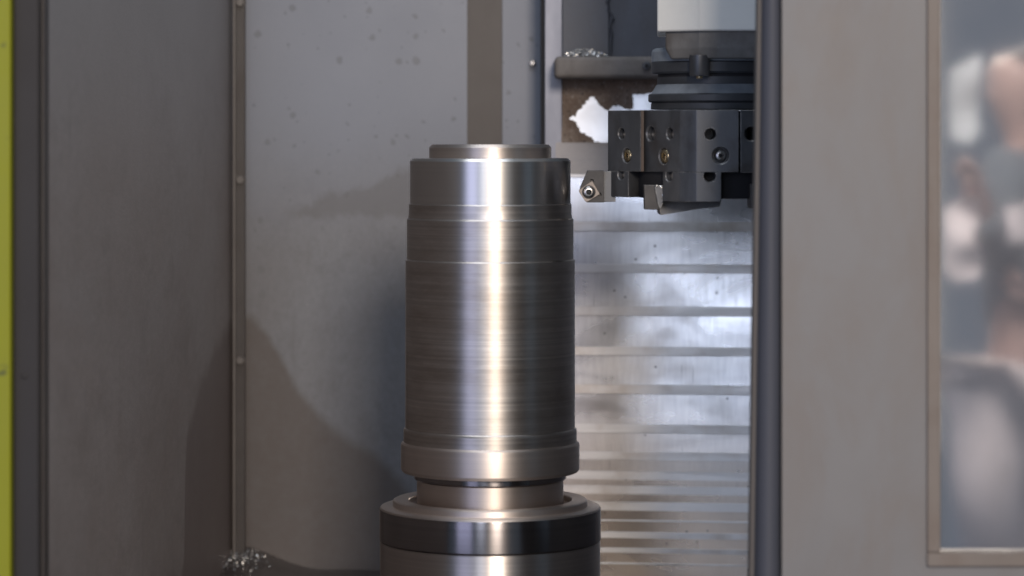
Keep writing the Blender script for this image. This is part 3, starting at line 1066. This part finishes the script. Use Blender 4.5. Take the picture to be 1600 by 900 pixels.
mx.inputs[0].default_value = 0.55
k.l(k.b.outputs[0], mx.inputs[1])
k.l(gl.outputs[0], mx.inputs[2])
k.l(mx.outputs[0], k.out.inputs['Surface'])
M['pane'] = k.m
link('window_pane', pbox(1468, 1760, -300, 866, DO + 0.010, 0.006), M['pane'], door)


# ------------------------------------------------------------------ what the window mirrors: a bystander and added pale props behind the camera
DM = DO + 0.010


def V(px, py, dv):
    """real place of something mirrored in the window at photo (px,py), dv metres along the folded ray"""
    p = P(px, py, dv)
    return Vector((p.x, 2 * DM - p.y, p.z))


def skin(name, joints, edges, mat, parent=None, root=0, label=None):
    me = bpy.data.meshes.new(name)
    base = root_loc(parent) if parent else Vector((0, 0, 0))
    me.from_pydata([tuple(Vector(j[0]) - base) for j in joints], edges, [])
    o = bpy.data.objects.new(name, me)
    COL.objects.link(o)
    o.modifiers.new('skin', 'SKIN')
    sv = me.skin_vertices[0].data
    for i, j in enumerate(joints):
        r_ = j[1] if isinstance(j[1], tuple) else (j[1], j[1])
        sv[i].radius = r_
        sv[i].use_root = (i == root)
    sd = o.modifiers.new('sub', 'SUBSURF')
    sd.levels = sd.render_levels = 2
    bpy.context.view_layer.update()
    dg = bpy.context.evaluated_depsgraph_get()
    new = bpy.data.meshes.new_from_object(o.evaluated_get(dg))
    o.modifiers.clear()
    o.data = new
    for p in new.polygons: p.use_smooth = True
    new.materials.clear()
    new.materials.append(mat)
    if parent: o.parent = parent
    return o


M['skin'] = painted('skin_tone', s2l(166, 136, 124), 0.05, 0.5, None, 12, 0.05, speck=False).m
M['shirt'] = painted('dark_grey_cloth', s2l(88, 94, 98), 0.12, 0.85, None, 12, 0.2, speck=False).m
M['pale'] = painted('pale_cloth', s2l(222, 208, 204), 0.10, 0.85, s2l(190, 178, 172), 9, 0.2, speck=False).m
M['hair'] = painted('dark_hair', s2l(52, 48, 46), 0.15, 0.7, None, 30, 0.3, speck=False).m
M['grey_prop'] = painted('high_patch_prop', s2l(205, 206, 204), 0.05, 0.6, None, 6, 0.05, speck=False).m
q7 = 7.0
person = empty('person', V(1620, 1080, q7), 'person in a dark grey shirt and pale trousers mirrored in the door window', 'person')
J = lambda x, y, r_, dd=0.0: (V(x, y, q7 + dd), r_)
body = [J(1622, 565, 0.13), J(1622, 450, 0.12), J(1616, 330, 0.14), J(1608, 240, 0.065), J(1603, 205, 0.055), J(1594, 165, 0.082), J(1592, 118, 0.092), J(1596, 85, 0.07),
        J(1575, 268, 0.062, -0.12), J(1548, 400, 0.045, -0.16), J(1528, 318, 0.034, -0.25), J(1522, 292, 0.036, -0.27),
        J(1668, 268, 0.062, 0.12), J(1684, 430, 0.045, 0.10), J(1612, 470, 0.034, -0.10), J(1596, 468, 0.036, -0.14),
        J(1588, 600, 0.085, -0.06), J(1566, 800, 0.06, -0.12), J(1590, 1040, 0.045, 0.02), J(1570, 1070, 0.035, -0.10),
        J(1655, 600, 0.085, 0.06), J(1652, 800, 0.06, 0.03), J(1662, 1040, 0.045, 0.1), J(1640, 1070, 0.035, 0.0)]
E = [(0, 1), (1, 2), (2, 3), (3, 4), (4, 5), (5, 6), (6, 7), (2, 8), (8, 9), (9, 10), (10, 11), (2, 12), (12, 13), (13, 14), (14, 15),
     (0, 16), (16, 17), (17, 18), (18, 19), (0, 20), (20, 21), (21, 22), (22, 23)]
for hnd, (hx, hy, dd) in ((11, (1522, 292, -0.27)), (15, (1596, 468, -0.14))):     # five bent fingers on each hand
    for i, (ox, ln_) in enumerate(((-16, 18), (-9, 34), (-2, 38), (5, 34), (12, 26))):
        a = len(body)
        body += [J(hx + ox * 0.8 - 6, hy - 16 - ln_ * 0.3, 0.010, dd - 0.01 * i), J(hx + ox * 0.9 - 16, hy - 16 - ln_ * 0.8, 0.008, dd - 0.01 * i - 0.015)]
        E += [(hnd, a), (a, a + 1)]
bo = skin('body', body, E, M['skin'], person)
nose = merge([cyl_bm(V(1552, 148, q7 - 0.02), (-1, 0.2, -0.2), 0.016, -0.03, 0.012, 12, 0.006)])
link('nose', nose, M['skin'], person, True)
skin('hair', [J(1600, 70, 0.075), J(1614, 100, 0.085), J(1622, 140, 0.065)], [(0, 1), (1, 2)], M['hair'], person)
skin('shirt', [J(1622, 560, 0.15), J(1622, 450, 0.145), J(1616, 330, 0.165), J(1610, 255, 0.10), J(1575, 268, 0.078, -0.12), J(1548, 402, 0.066, -0.16), J(1668, 268, 0.078, 0.12), J(1684, 432, 0.066, 0.10), J(1530, 330, 0.05, -0.245), J(1620, 470, 0.05, -0.08)],
     [(0, 1), (1, 2), (2, 3), (2, 4), (4, 5), (2, 6), (6, 7), (5, 8), (7, 9)], M['shirt'], person)
skin('trousers', [J(1612, 565, 0.165), J(1560, 630, 0.125, -0.06), J(1545, 780, 0.092, -0.12), J(1588, 1030, 0.07, 0.02), J(1655, 610, 0.11, 0.06), J(1652, 800, 0.085, 0.03), J(1662, 1030, 0.07, 0.1)],
     [(0, 1), (1, 2), (2, 3), (0, 4), (4, 5), (5, 6)], M['pale'], person)


def crumple(name, pts, dv, thick, mat, label, cat, seed):
    """a thick crumpled sheet with the given mirrored outline"""
    tri_ = tessellate_polygon([[Vector((x, -y, 0)) for x, y in pts]])
    bm = bmesh.new()
    a = [bm.verts.new(V(x, y, dv)) for x, y in pts]
    for t in tri_: bm.faces.new([a[i] for i in t])
    bmesh.ops.subdivide_edges(bm, edges=bm.edges, cuts=5, use_grid_fill=True)
    bmesh.ops.recalc_face_normals(bm, faces=bm.faces)
    for v_ in bm.verts:
        v_.co.y += 0.05 * noise.noise(v_.co * 11 + Vector((seed, 0, 0)))
    ret = bmesh.ops.solidify(bm, geom=bm.faces[:], thickness=thick)
    return tag(link(name, bm, mat, None, True, angle=60), label, cat)


crumple('held_patch_prop', [(1476, 330), (1500, 312), (1528, 306), (1533, 340), (1518, 372), (1540, 400), (1528, 435), (1490, 440), (1474, 420)], q7 - 0.3, 0.012, M['pale'],  # made-up pale shape, there for the patch it reflects in the pane
        'added crumpled pale prop beside the mirrored person in the door window', 'prop', 3.0)
crumple('shirt_patch_prop', [(1568, 326), (1610, 316), (1612, 375), (1574, 380)], q7 - 0.42, 0.02, M['pale'],  # made-up pale shape for a small reflected patch over the shirt
        'added pale prop against the dark shirt mirrored in the door window', 'glove', 8.0)
crumple('high_patch_prop', [(1484, 112), (1530, 86), (1528, 205), (1512, 226), (1486, 218)], q7 + 0.4, 0.02, M['grey_prop'],  # made-up grey shape for the upper reflected patch
        'added pale grey prop mirrored high up in the door window', 'grey_prop', 5.0)
